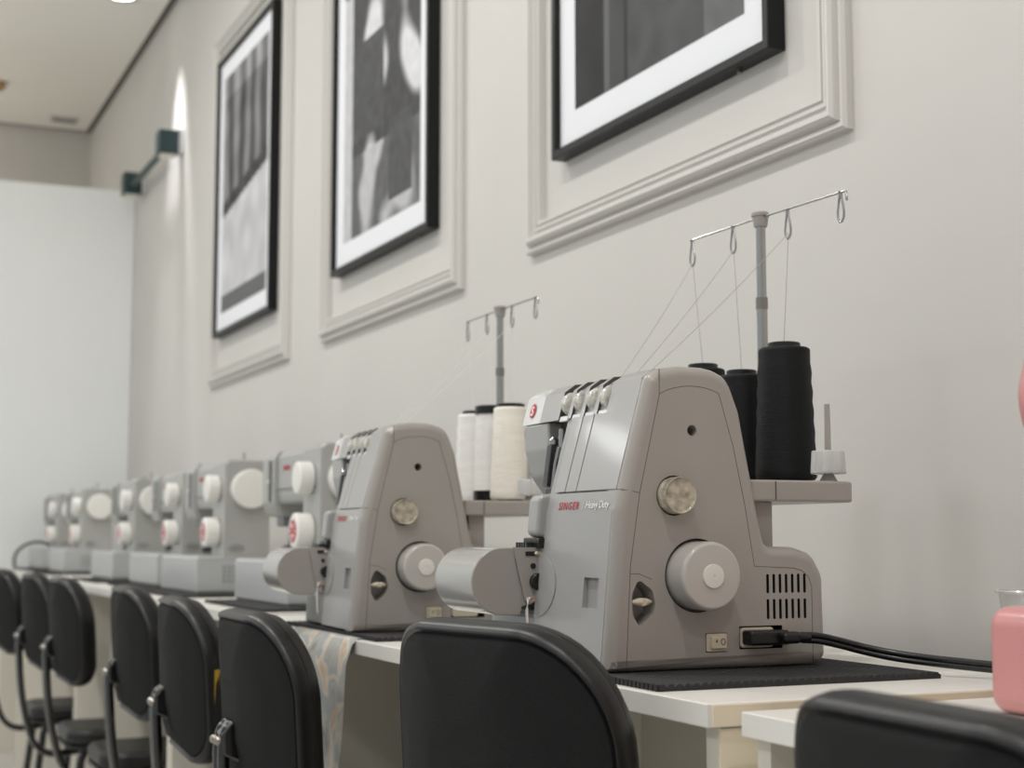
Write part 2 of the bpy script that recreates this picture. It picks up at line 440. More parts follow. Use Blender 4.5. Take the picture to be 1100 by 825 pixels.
# ------------------------------------------------------------------ rubber mats
def rubber_mat(x0, x1, y0, y1, label, rz=0, z=TOP):
    """ribbed mat: ribs run along y, so the near edge shows a saw of rib ends"""
    w = x1 - x0; n = max(8, int(w / .0085)); top = []
    for i in range(n):
        xa = -w / 2 + w * i / n; p = w / n
        top += [(xa, .0042), (xa + p * .18, .0062), (xa + p * .62, .0062), (xa + p * .80, .0042)]
    poly = [(-w / 2, 0)] + top + [(w / 2, .0042), (w / 2, 0)]
    g = MB(); mi = g.mi(RUBBER); L = (y1 - y0) / 2
    A = [g.bm.verts.new((p[0], -L, p[1])) for p in poly]; B = [g.bm.verts.new((p[0], L, p[1])) for p in poly]
    for i in range(len(poly)): j = (i + 1) % len(poly); g.face((A[i], A[j], B[j], B[i]), mi)
    g.face(A, mi); g.face(list(reversed(B)), mi)
    # teeth on the front edge
    m = max(6, int((y1 - y0) / .0075))
    for k in range(m):
        yy = -L + (y1 - y0) * (k + .5) / m
        g.box(-w / 2 - .0025, -w / 2 + .001, yy - .0023, yy + .0023, .0005, .0060, RUBBER)
    o = g.build('rubber_mat', smooth=20, loc=((x0 + x1) / 2, (y0 + y1) / 2, z)); o.rotation_euler.z = rz
    return tag(o, label, 'mat', 'black ribbed mats under the machines')
MT = .0065
rubber_mat(.667, .976, 1.165, 1.62, 'black ribbed rubber mat under the overlocker with black cones')
rubber_mat(.672, .960, 1.925, 2.36, 'black ribbed rubber mat under the overlocker with white cones', z=TOP2)

# ------------------------------------------------------------------ overlockers
def front_x(z):                                        # front plane of the overlocker
    return .0 + .0117 * z / .155 if z < .155 else .0117 + (z - .155) * (.0353 / .13)
OUT = [(-.002, 0), (.0117, .155), (.047, .285), (.0596, .2935), (.084, .2972), (.110, .2970), (.1225, .2948), (.1365, .2887), (.143, .279), (.153, .2541),
       (.1747, .1448), (.181, .1195), (.2155, .1185), (.2375, .112), (.250, .090), (.2515, .010), (.2430, 0)]
def outline():
    return rounded(OUT, [.004, .02, .012, .02, .02, .02, .02, .02, .02, .05, 0, .008, .02, .02, .02, .01, .006], 4)
def line_on_side(g, pts, y, w=.00042):
    """a thin seam line drawn as a groove-coloured strip on the end face"""
    g.tube([(p[0], y, p[1]) for p in pts], w, SEAM, n=6)
def make_overlocker():
    root = empty('overlocker', (0, 0, 0))
    # --- end cover (right side of the machine, faces the camera)
    g = MB(); g.prism(outline(), 0, .030, GREY, 'y', bev0=.011, bev1=0, seg=5)
    g.mi(SEAM); g.mi(DARK); g.mi(SLOTM)
    cut = []
    c = MB(); c.lathe([(.0054, -.01), (.0054, .024)], (.0948, 0, .2331), GREY, 'y', 20); cut.append(c)
    c = MB(); c.lathe([(.0196, -.01), (.0196, .010)], (.0735, 0, .1688), SLOTM, 'y', 32); cut.append(c)
    c = MB(); c.lathe([(.0370, -.01), (.0355, .006)], (.0985, 0, .0912), SLOTM, 'y', 48); cut.append(c)
    pk = rounded([(.0335, .0885), (.0485, .0775), (.0520, .0640), (.0490, .0545), (.0345, .0415), (.0262, .0560), (.0262, .0740)], [.004, .006, .012, .006, .004, .012, .012], 4)
    c = MB(); c.prism(pk, -.01, .024, GREY, 'y'); cut.append(c)
    c = MB(); c.prism(rect(.1072, .1318, .0166, .0352, .001), -.01, .006, SLOTM, 'y'); cut.append(c)
    c = MB(); c.prism(rect(.1460, .1965, .0185, .0410, .001), -.01, .018, DARK, 'y'); cut.append(c)
    for z0, z1 in ((.0728, .0918), (.0472, .0670)):
        for k in range(7):
            x = .1802 + k * .00735
            c = MB(); c.prism(rect(x - .00155, x + .00155, z0, z1, .0012, 3), -.01, .022, DARK, 'y'); cut.append(c)
    side = g.build('end_cover', root, cutters=cut)
    # seams as raised hairlines belong to the cover: join them into its mesh
    g = MB(); y = .0002
    line_on_side(g, [(.0585, .2925), (.0582, .2668), (.0517, .2392), (.0355, .1711), (.0246, .0997), (.0196, .004)], y)
    line_on_side(g, [(.0583, .2677), (.0655, .2715), (.073, .2740), (.0825, .2760), (.0922, .2770), (.1015, .2768), (.1104, .2758), (.1185, .2738), (.1262, .2708)], y)
    line_on_side(g, [(.1262, .2708), (.142, .2187), (.1551, .1586), (.165, .0997), (.2116, .0975), (.2215, .0950), (.2290, .0890), (.2330, .0793), (.233, .004)], y)
    line_on_side(g, [(.0246, .0935), (.034, .0935), (.048, .088)], y, .0004)
    g.tube([(.0168, .0115, .1745), (.0188, .0045, .1742), (.0225, .0018, .1735), (.0282, .0002, .1724), (.0358, .0002, .1711)], .00042, SEAM, n=6)
    g.build('panel_line', root)
    # inner dark backing of the openings
    # knobs
    g = MB(); n = 40
    g.lathe([(.0182, .008), (.0182, -.012), (.0172, -.0140), (.0160, -.0125), (.0150, -.0118), (.001, -.0125)], (.0735, 0, .1688), FILM, 'y', 40, mod=lambda a, h: 1 + .018 * math.sin(a * 20))
    g.build('stitch_knob', root)
    g = MB(); g.lathe([(.020, .010), (.0332, .005), (.0332, -.0245), (.0327, -.0270), (.0312, -.0288), (.029, -.0295), (.001, -.0298)], (.0985, 0, .0912), WHEELM, 'y', 56)
    hw = g.build('handwheel', root)
    g = MB(); g.lathe([(.0116, -.0290), (.0116, -.0312), (.0108, -.0318), (.0016, -.0318), (.0012, -.0308), (.0004, -.0308)], (.0985, 0, .0912), CAPM, 'y', 32); g.build('wheel_cap', hw)
    # feed lever in its pocket
    g = MB()
    g.tube([(.041, .020, .0665), (.040, .004, .0665), (.038, -.0005, .0660)], .0032, CREAM, n=10, ell=1.3)
    g.lathe([(.0001, -.014), (.0022, -.011), (.0040, -.004), (.0036, .003), (.0018, .008), (.0001, .010)], (.040, .003, .0665), CREAM, 'x', 14)
    g.prism([(.030, .050), (.048, .056), (.050, .064), (.048, .075), (.034, .084)], .020, .0235, MIDGREY, 'y')
    g.build('feed_lever', root)
    # switch and inlet
    g = MB(); g.prism(rect(.1080, .1312, .0172, .0346, .0012), -.0012, .006, CREAM, 'y', bev0=.0006)
    sw = g.build('power_switch', root)
    g = MB(); g.prism(rect(.1122, .1295, .0200, .0318, .001), -.0042, -.001, CREAM, 'y', bev0=.001); rk = g.build('rocker', sw)
    g = MB(); g.prism(rect(.1168, .1182, .0262, .0288), -.0046, -.0041, DPRINT, 'y')
    g.tube([(.1248 + .0022 * math.cos(a), -.0043, .0268 + .0029 * math.sin(a)) for a in [k * math.pi / 8 for k in range(16)]], .0004, DPRINT, n=5, closed=True)
    g.build('rocker_marks', rk)
    g = MB(); g.prism(rect(.1475, .1870, .0196, .0395, .004), .0005, .012, CREAM, 'y', bev0=.001); g.build('power_inlet', root)

    # --- main body behind the end cover
    g = MB()
    body = [(.004, .002), (.0135, .153), (.049, .283), (.0605, .2905), (.084, .2942), (.110, .2940), (.1215, .2915), (.1345, .2860), (.141, .276), (.151, .2530),
            (.1727, .1440), (.179, .1165), (.2145, .1155), (.2360, .109), (.247, .088), (.2485, .012), (.2405, .002)]
    g.prism(rounded(body, .008, 3), .029, .165, MIDGREY, 'y')
    # rear column behind the free arm, and the foot of the machine below it
    col = [(.085, .05), (.085, .262), (.090, .2942), (.110, .2940), (.1215, .2915), (.1345, .2860), (.141, .276), (.151, .2530), (.1727, .1440), (.179, .1165), (.2145, .1155), (.2360, .109), (.247, .088), (.2485, .05)]
    g.prism(col, .164, .300, MIDGREY, 'y', bev1=.006)
    foot = rounded([(.002, .002), (.004, .052), (.2485, .052), (.2485, .012), (.2405, .002)], [.004, .01, .01, .01, .004], 3)
    g.prism(foot, .164, .292, MIDGREY, 'y', bev1=.01)
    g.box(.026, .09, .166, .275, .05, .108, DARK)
    g.build('body', root)
    # --- front covers
    c1 = MB(); c1.prism(rect(.026, .060, .0590, .0890, .0008), -.02, .012, PALEGREY, 'x')
    g = MB(); low = [(-.0022, .004), (.0114, .1535), (.0164, .1732), (.026, .1732), (.012, .004)]
    g.prism(low, .0125, .168, GLOSSGREY, 'y', bev1=.002); 
    lo = g.build('lower_front_cover', root, cutters=[c1])
    # round embossed area at the left of the lower cover, and the step near the bottom
    g = MB()
    arc = [(.168, .045), (.168, .112)] + [(.168 - .046 * math.sin(a), .112 - .067 / 2 * (1 - math.cos(a))) for a in [math.pi * k / 18 for k in range(1, 18)]]
    g.loft([[(front_x(p[1]) - .0026, p[0], p[1]) for p in arc], [(front_x(p[1]) - .0016, p[0], p[1]) for p in arc]], GLOSSGREY)
    g.build('embossed_panel', lo)
    g = MB(); up = [(.0162, .1752), (.0383, .2546), (.050, .2546), (.026, .1752)]
    ya = [(.0125, .0985), (.1000, .1240), (.1255, .1500)]
    for a, b in ya: g.prism(up, a, b, GLOSSGREY, 'y', bev0=.0008, bev1=.0012)
    g.prism([(.0196, .1730), (.0420, .2538), (.050, .2538), (.026, .1730)], .0125, .149, SEAM, 'y')
    g.build('upper_front_cover', root)
    # --- tension zone: sloped top front with four slots
    g = MB()
    full = [(.0382, .2545), (.0464, .2850), (.0590, .2938), (.090, .2965), (.108, .296), (.100, .2545)]
    deep = [(.0500, .2545), (.0570, .2780), (.0680, .2850), (.090, .2865), (.108, .2900), (.100, .2545)]
    ctr = [.0840, .1140, .1440, .1740]; hw_ = .0104; yy = .0125
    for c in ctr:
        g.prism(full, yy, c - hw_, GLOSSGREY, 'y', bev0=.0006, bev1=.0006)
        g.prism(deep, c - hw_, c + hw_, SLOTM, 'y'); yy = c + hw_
        g.prism(full, yy - .0004, yy + .0001, SLOTM, 'y')  # dark sheet puts the slot's shade onto its far wall
    g.prism(full, yy, .232, GLOSSGREY, 'y', bev0=.0006)
    tz = g.build('tension_panel', root)
    for c in ctr:
        g = MB(); g.lathe([(.004, -.0070), (.0098, -.0068), (.0124, -.0050), (.0130, .0), (.0124, .0050), (.0098, .0068), (.004, .0070)], (.0510, c, .2712), FILMD, 'y', 32, mod=lambda a, h: 1 + .022 * math.sin(14 * a))
        d = g.build('tension_dial', root)
        g = MB(); g.prism(rounded([(.0384, .2520), (.0402, .2582), (.052, .2582), (.050, .2520)], .001, 2), c - hw_ + .0006, c + hw_ - .0006, PALEGREY, 'y', bev=.001); g.build('slot_lip', d)
    g = MB()
    for k in range(3): g.box(.0428 + .0028 * k - .0012, .0428 + .0028 * k, .1890, .1915, .2620 + .008 * k, .2634 + .008 * k, DPRINT)
    g.build('scale_marks', tz)
    # --- head
    g = MB()
    wp = [(.0395, .2545), (.0478, .2850), (.0596, .2938), (.090, .2965), (.108, .296), (.100, .2545)]
    g.prism(wp, .2325, .285, PALEGREY, 'y', bev1=.005); g.build('head_cap', root)
    g = MB()
    hd = rounded([(.0392, .2540), (.0400, .2250), (.0480, .1950), (.0640, .1740), (.100, .1720), (.100, .2540)], [.003, .02, .03, .012, .003, .002], 5)
    g.prism(hd, .213, .283, GLOSSGREY, 'y', bev1=.012, bev0=.003)
    g.build('head_cover', root)
    g = MB()
    g.prism([(.0560, .2540), (.078, .2540), (.080, .175), (.062, .175)], .150, .214, SLOTM, 'y')
    g.prism([(.070, .250), (.1, .250), (.1, .150), (.070, .150)], .15, .26, DARK, 'y')
    g.build('needle_housing', root)
    # needle bar, lever
    g = MB(); g.tube([(.044, .186, .245), (.043, .186, .205), (.042, .187, .180)], .0042, STEEL, n=10)
    g.lathe([(.002, 0), (.0050, .003), (.0050, .008), (.002, .011)], (.040, .200, .226), STEEL, 'z', 14)
    g.prism([(.0340, .228), (.0280, .184), (.0330, .182), (.0400, .228)], .1930, .2040, STEELD, 'y', bev=.001)
    g.tube([(.036, .178, .225), (.033, .182, .205), (.034, .184, .190)], .0022, STEEL, n=8)
    g.box(.036, .060, .172, .212, .172, .182, STEELD, bev=.002)
    g.build('needle_bar', root)
    # knife cover block and presser foot
    g = MB(); g.prism(rounded([(.000, .128), (.004, .172), (.034, .176), (.034, .128)], [.008, .008, .004, .004], 4), .160, .186, GLOSSGREY, 'y', bev=.004); g.build('knife_cover', root)
    g = MB(); g.box(.002, .06, .158, .196, .117, .128, BLACK, bev=.002)
    for k in range(5): g.box(-.006, .004, .172 + k * .006, .175 + k * .006, .117, .123, STEELD)
    g.tube([(.03, .185, .125), (.045, .185, .18)], .004, STEELD, n=8)
    g.build('presser_foot', root)
    # --- free arm looper cover with a rounded nose
    D = [(-.002, .047), (.030, .060), (.034, .1175), (-.030, .1175)] 
    nose = [(-.035 - .0345 * math.sin(a), .0825 + .035 * math.cos(a)) for a in [math.pi * k / 20 for k in range(1, 20)]]
    Dp = [(-.035, .1175)] + nose + [(-.035, .0475), (-.014, .0475), (-.012, .056)] + [(.001, .0590), (.034, .1175)]
    g = MB(); g.prism(Dp, .170, .278, NOSE, 'y', bev0=.0012, bev1=.006)
    fa = g.build('looper_cover', root)
    # flat end plate on the near face
    g = MB()
    pl = offset2d([(-.035, .1168)] + [(-.035 - .0337 * math.sin(a), .0825 + .0343 * math.cos(a)) for a in [math.pi * k / 20 for k in range(1, 20)]] + [(-.035, .0482), (-.0145, .0482), (-.0125, .0565), (-.022, .1168)], 0)
    g.prism(pl, .1690, .1702, GREY, 'y', bev0=.0004); g.build('cover_end', fa)
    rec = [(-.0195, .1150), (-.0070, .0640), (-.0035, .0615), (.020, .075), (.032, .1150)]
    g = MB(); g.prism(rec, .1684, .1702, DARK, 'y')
    g.prism(offset2d(list(reversed(rec)), .0028), .1672, .1690, GREY, 'y'); g.build('looper_plate', fa)
    g = MB(); g.lathe([(.0090, .0), (.0090, -.006), (.0080, -.007), (.0055, -.0072), (.005, -.006), (.001, -.006)], (.0045, .168, .0820), BLACK, 'y', 24)
    g.lathe([(.0028, 0), (.0028, -.002), (.001, -.0022)], (-.0005, .1675, .0985), DARK, 'y', 14)
    g.lathe([(.0026, 0), (.0026, -.002), (.001, -.0022)], (.0130, .1675, .1060), DARK, 'y', 14)
    g.tube([(.008, .164, .088), (.014, .164, .100), (.020, .164, .114)], .0040, STEELD, n=8)
    g.lathe([(.0001, 0), (.0022, .002), (.0022, .010), (.0001, .012)], (.0005, .166, .1115), CREAM, 'x', 12)
    g.prism(rect(-.009, .003, .109, .1135), .166, .168, DARK, 'y')
    g.build('looper_knob', fa)
    # dangling thread ends
    g = MB()
    for k in range(7):
        a = random.uniform(-.004, .004)
        g.tube([(-.006 + a, .162, .066), (-.010 + a * .3, .160 + a, .060), (-.011 + a * .3, .158 - a * .5, .052), (-.010 + a * .4, .159, .040), (-.009 + a * .8, .158 + a, .018 + random.random() * .01)], .0005, PINKT if k % 2 else LTHREADW, n=5)
    for k in range(5):
        a = random.uniform(0, 6.28)
        g.tube([(-.004 + .006 * math.cos(a + q), .163, .0635 + .003 * math.sin(a + q * 1.3)) for q in (0, 1, 2, 3, 4)], .0005, PINKT, n=5)
    g.build('thread_ends', root)
    # --- prints
    lean = math.atan(.251)
    text_mesh('brand_lettering', 'SINGER', .0116, RED, root, front_text_matrix(.0114, .1310, .1565, lean), spacing=1.26)
    text_mesh('model_lettering', 'Heavy Duty', .0108, WPRINT, root, front_text_matrix(.0115, .0690, .1570, lean), spacing=.95)
    g = MB(); g.loft([[(.0113, .0759, .1555), (.0113, .0755, .1555), (.0118, .0755, .1555), (.0118, .0759, .1555)], [(.0136, .0759, .1645), (.0136, .0755, .1645), (.0141, .0755, .1645), (.0141, .0759, .1645)]], WPRINT); g.build('divider_print', root)
    # emblem on the head: red ring badge with a pale S
    l2 = math.atan(.0083 / .0305)
    M = front_text_matrix(.0432, .2590, .2700, l2)
    bm = bmesh.new(); vs = [bm.verts.new(M @ Vector((.0072 * math.cos(a), .0085 * math.sin(a), .0004))) for a in [2 * math.pi * k / 28 for k in range(28)]]
    bm.faces.new(vs); me = bpy.data.meshes.new('emblem'); bm.to_mesh(me); bm.free(); me.materials.append(RED)
    e = bpy.data.objects.new('emblem', me); COL.objects.link(e); e.parent = root
    text_mesh('emblem_letter', 'S', .0150, WPRINT, e, M @ Matrix.Translation((-.0043, -.0052, .0006)), offset=.0003)
    # carrying bump on the back slope
    g = MB(); g.prism(rounded([(.146, .262), (.158, .262), (.163, .246), (.152, .240)], .003, 3), .05, .27, GREY, 'y', bev=.003); g.build('rear_handle', root)
    # --- thread stand at the back
    g = MB(); g.box(.183, .207, .030, .120, .110, .166, GREY, bev=.003); g.build('stand_post', root)
    g = MB()
    tp = rounded([(.170, .012), (.3045, .012), (.3045, .330), (.170, .330)], [.004, .020, .020, .004], 6)
    g.prism(tp, .1645, .1865, GREY, 'z', bev=.003)
    g.prism(rect(.1995, .2003, .0112, .0122), .166, .185, SEAM, 'z')
    tr = g.build('cone_tray', root)
    for y in SPIN:
        g = MB(); g.lathe([(.0095, .1865), (.0090, .188), (.0042, .1965)], (.2790, y, 0), GREY, 'z', 20)
        g.lathe([(.0040, .196), (.0038, .200), (.0030, .268), (.0020, .2685)], (.2790, y, 0), GREY, 'z', 4, mod=lambda a, h: 1.2)
        g.build('spindle', tr)
    g = MB()
    g.lathe([(.0062, .1860), (.0062, .385), (.0060, .386)], (.275, .1440, 0), STEEL, 'z', 16)
    g.lathe([(.0070, .3850), (.0070, .398)], (.275, .1440, 0), BOLT, 'z', 16)
    g.lathe([(.0056, .398), (.0056, .482)], (.275, .1440, 0), STEEL, 'z', 16)
    g.build('stand_pole', root)
    g = MB(); g.lathe([(.0070, .4790), (.0078, .4800), (.0092, .4905), (.0104, .4915), (.0104, .4945), (.009, .4960)], (.275, .1440, 0), GREY, 'z', 20); g.build('pole_cap', root)
    g = MB(); zb = .4890
    g.tube([(.275, -.009, zb - .0010), (.275, .000, zb - .0010), (.275, .1440, zb + .0015), (.275, .296, zb + .0025)], .0014, STEEL, n=8)
    g.tube([(.275, -.009, zb - .001), (.275, -.0150, zb - .002), (.2745, -.0170, zb - .006), (.2745, -.0170, zb - .012)], .0014, STEEL, n=8)
    g.build('guide_bar', root)
    for y in HOOKS:
        pts = [(.2750, y, zb + .001)]
        for k in range(0, 15):
            a = -math.pi * .62 + 2 * math.pi * 1.24 * k / 14 - math.pi / 2 + math.pi * .0
            pass
        loop = [(0, .001), (.0010, -.006), (.0034, -.014), (.0050, -.0215), (.0046, -.0275), (.0018, -.0312), (-.0018, -.0315), (-.0044, -.0280), (-.0046, -.0215), (-.0026, -.012), (-.0006, -.004), (-.0012, .0015)]
        g = MB(); zh = zb - (.0015 if y < .1 else -.0012); g.tube([(.2750 - .002 * (i / 11.0), y - p[0], zh + p[1]) for i, p in enumerate(loop)], .0013, STEEL, n=8); g.build('thread_hook', root)
    return root
SPIN = [.031, .108, .194, .279]
HOOKS = [-.0070, .0890, .2000, .2920]
S1 = make_overlocker()
S1.location = (.677, 1.279, TOP + .0060); S1.rotation_euler.z = R(-.1)
tag(S1, 'nearest grey overlocker with black thread cones and a cord plugged in', 'overlocker', 'grey overlockers')
S2 = copy_tree(S1)
S2.location = (.671, 2.028, TOP2 + .0058); S2.rotation_euler.z = R(-3)
tag(S2, 'second grey overlocker, behind the nearest one, with white thread cones', 'overlocker', 'grey overlockers')
bpy.context.view_layer.update()

# ------------------------------------------------------------------ cones, holders, threads
def cone(base, h, r0, r1, thread, core, label, group, strands=(), capr=.018, capb=False, lm=None):
    t = empty('thread_cone', base); tag(t, label, 'thread cone', group)
    g = MB(); n = 30
    prof = [(r0 * .93, .002), (r0, .005), (r0, .012)]
    for k in range(1, 12):
        q = k / 12; prof.append((r0 + (r1 - r0) * q + .0006 * math.sin(q * 40), .012 + (h - .024) * q))
    prof += [(r1, h - .010), (r1 * .985, h - .0075), (r1 * .90, h - .006)]
    g.lathe(prof, (0, 0, 0), thread, 'z', 36); g.build('thread_winding', t, smooth=50)
    g = MB(); g.lathe([(capr * .5, h - .012), (capr, h - .008), (capr, h - .001), (capr * .93, h), (capr * .45, h), (capr * .4, h - .012)], (0, 0, 0), core, 'z', 28)
    g.lathe([(capr * .4, .001), (capr * .4, h - .010)], (0, 0, 0), core, 'z', 16)
    g.lathe([(r0 * .80, 0), (r0 * .80, .003), (capr * .3, .003)], (0, 0, 0), core, 'z', 28)
    g.build('spool', t)
    for st in strands:
        g = MB(); g.tube([Vector(p) - Vector(base) for p in st], .00033, lm or LTHREAD, n=5); g.build('thread_strand', t)
    return t
def W(S, x, y, z): return tuple(S.matrix_world @ Vector((x, y, z)))
def strand(S, cx, cy, ch, hook, slot):
    """cone top -> hook loop -> thread guide on the machine"""
    a = W(S, .279, cy, .188 + ch); b = W(S, .2745, hook, .4620); e = W(S, .100, slot, .2985)
    def sag(p, q, s):
        P, Q = Vector(p), Vector(q); return [tuple(P.lerp(Q, k / 8) - Vector((0, 0, s * math.sin(math.pi * k / 8)))) for k in range(9)]
    return [sag(a, b, .002), sag(b, e, .004)]
specs1 = [(1, .154, .0335, .0285, 'tall black thread cone standing in front on the nearest overlocker tray', .0890, .0980, .018),
          (2, .132, .0330, .0270, 'shorter black thread cone half hidden behind the tall front black cone', .2000, .1280, .0175),
          (3, .148, .0320, .0265, 'black thread cone hidden behind the nearest overlocker, only its top showing', .2920, .1600, .018)]
for i, h, r0, r1, lb, hk, sl, cr in specs1:
    cone(W(S1, .279, SPIN[i], .1885), h, r0, r1, BTHREAD, BLACK, lb, 'black thread cones on the nearest overlocker', strand(S1, .279, SPIN[i], h, hk, sl), cr)
specs2 = [(1, .150, .0315, .0265, CTHREAD, 'cream white thread cone, rightmost and tallest on the second overlocker', .0890, .0980, .022, False),
          (2, .152, .0275, .0245, WTHREAD, 'white thread cone with black cap and base, between its two neighbours', .2000, .1280, .0215, True),
          (3, .152, .0300, .0250, WTHREAD, 'white thread cone at the left, partly behind the second overlocker', .2920, .1600, .018, False)]
for i, h, r0, r1, m, lb, hk, sl, cr, cb in specs2:
    c = cone(W(S2, .279, SPIN[i], .1885), h, r0, r1, m, BLACK, lb, 'white thread cones on the second overlocker', strand(S2, .279, SPIN[i], h, hk, sl), cr, cb, LTHREADW)
    if cb:
        g = MB(); g.lathe([(.0262, .146), (.0262, .158), (.024, .1595), (.010, .1595)], (0, 0, -.006), BLACK, 'z', 28); g.build('end_cap', c)
        g = MB(); g.lathe([(.0285, .0005), (.0285, .018)], (0, 0, 0), BLACK, 'z', 28); g.build('end_cap', c)
def cone_holder(S, label):
    g = MB()
    g.lathe([(.0060, .002), (.0178, 0), (.0186, .001), (.0172, .0235), (.0162, .0245), (.0155, .0235), (.0168, .003), (.0065, .004)], (0, 0, 0), CLEAR, 'z', 48, False, False, mod=lambda a, h: 1 + .02 * math.sin(12 * a))
    g.lathe([(.0058, .002), (.0064, .018), (.0058, .0235), (.0048, .0235), (.0048, .002)], (0, 0, 0), CLEAR, 'z', 20, False, False)
    for k in range(6):
        a = k * math.pi / 3
        g.loft([[(.006 * math.cos(a), .006 * math.sin(a), .003), (.0170 * math.cos(a), .0170 * math.sin(a), .003), (.0160 * math.cos(a), .0160 * math.sin(a), .022), (.006 * math.cos(a), .006 * math.sin(a), .022)],
                [(.006 * math.cos(a + .08), .006 * math.sin(a + .08), .003), (.0170 * math.cos(a + .05), .0170 * math.sin(a + .05), .003), (.0160 * math.cos(a + .05), .0160 * math.sin(a + .05), .022), (.006 * math.cos(a + .08), .006 * math.sin(a + .08), .022)]], CLEAR)
    o = g.build('cone_holder', loc=W(S, .2790, SPIN[0], .1945)); return tag(o, label, 'cone holder', 'clear cone holders on empty spindles')
cone_holder(S1, 'clear fluted cone holder on the empty spindle right of the tall black cone')
cone_holder(S2, 'clear cone holder on the second overlocker, just left of the nearest machine head')

# ------------------------------------------------------------------ power cord
t = empty('power_cord', W(S1, .17, -.03, 0)); tag(t, 'black power cord plugged into the nearest overlocker, lying towards the right', 'power cord')
B = Vector(t.location)
def lw(x, y, z): return Vector(W(S1, x, y, z)) - B
g = MB(); g.prism(rect(.1500, .1960, .0225, .0370, .003), -.016, .008, BLACK, 'y', bev0=.003)
g.prism(rect(.1820, .2030, .0240, .0355, .004), -.026, -.010, BLACK, 'y', bev=.004)
g.tube([(.196, -.018, .0300), (.204, -.020, .0298), (.214, -.022, .0294)], [.0060, .0052, .0046], BLACK, n=12)
o = g.build('plug', t); o.location = Vector(S1.location) - B
P = [(.206, -.020, .0297), (.224, -.024, .0285), (.245, -.032, .0235), (.264, -.042, .0180), (.283, -.060, .0130), (.303, -.084, .0095), (.323, -.112, .0070), (.346, -.147, .0045), (.372, -.185, .0010), (.392, -.212, -.0018)]
def smooth_path(P, n=5):
    out = []; V = [Vector(p) for p in P]
    for i in range(len(V) - 1):
        p0, p1, p2, p3 = V[max(i - 1, 0)], V[i], V[i + 1], V[min(i + 2, len(V) - 1)]
        for k in range(n):
            q = k / n
            out.append(.5 * ((2 * p1) + (p2 - p0) * q + (2 * p0 - 5 * p1 + 4 * p2 - p3) * q * q + (3 * p1 - p0 - 3 * p2 + p3) * q ** 3))
    out.append(V[-1]); return out
g = MB()
for s in (-.0026, .0026):
    g.tube([lw(p.x, p.y, p.z + s) for p in smooth_path(P)], .0031, CORDM, n=10)
g.build('cable', t)

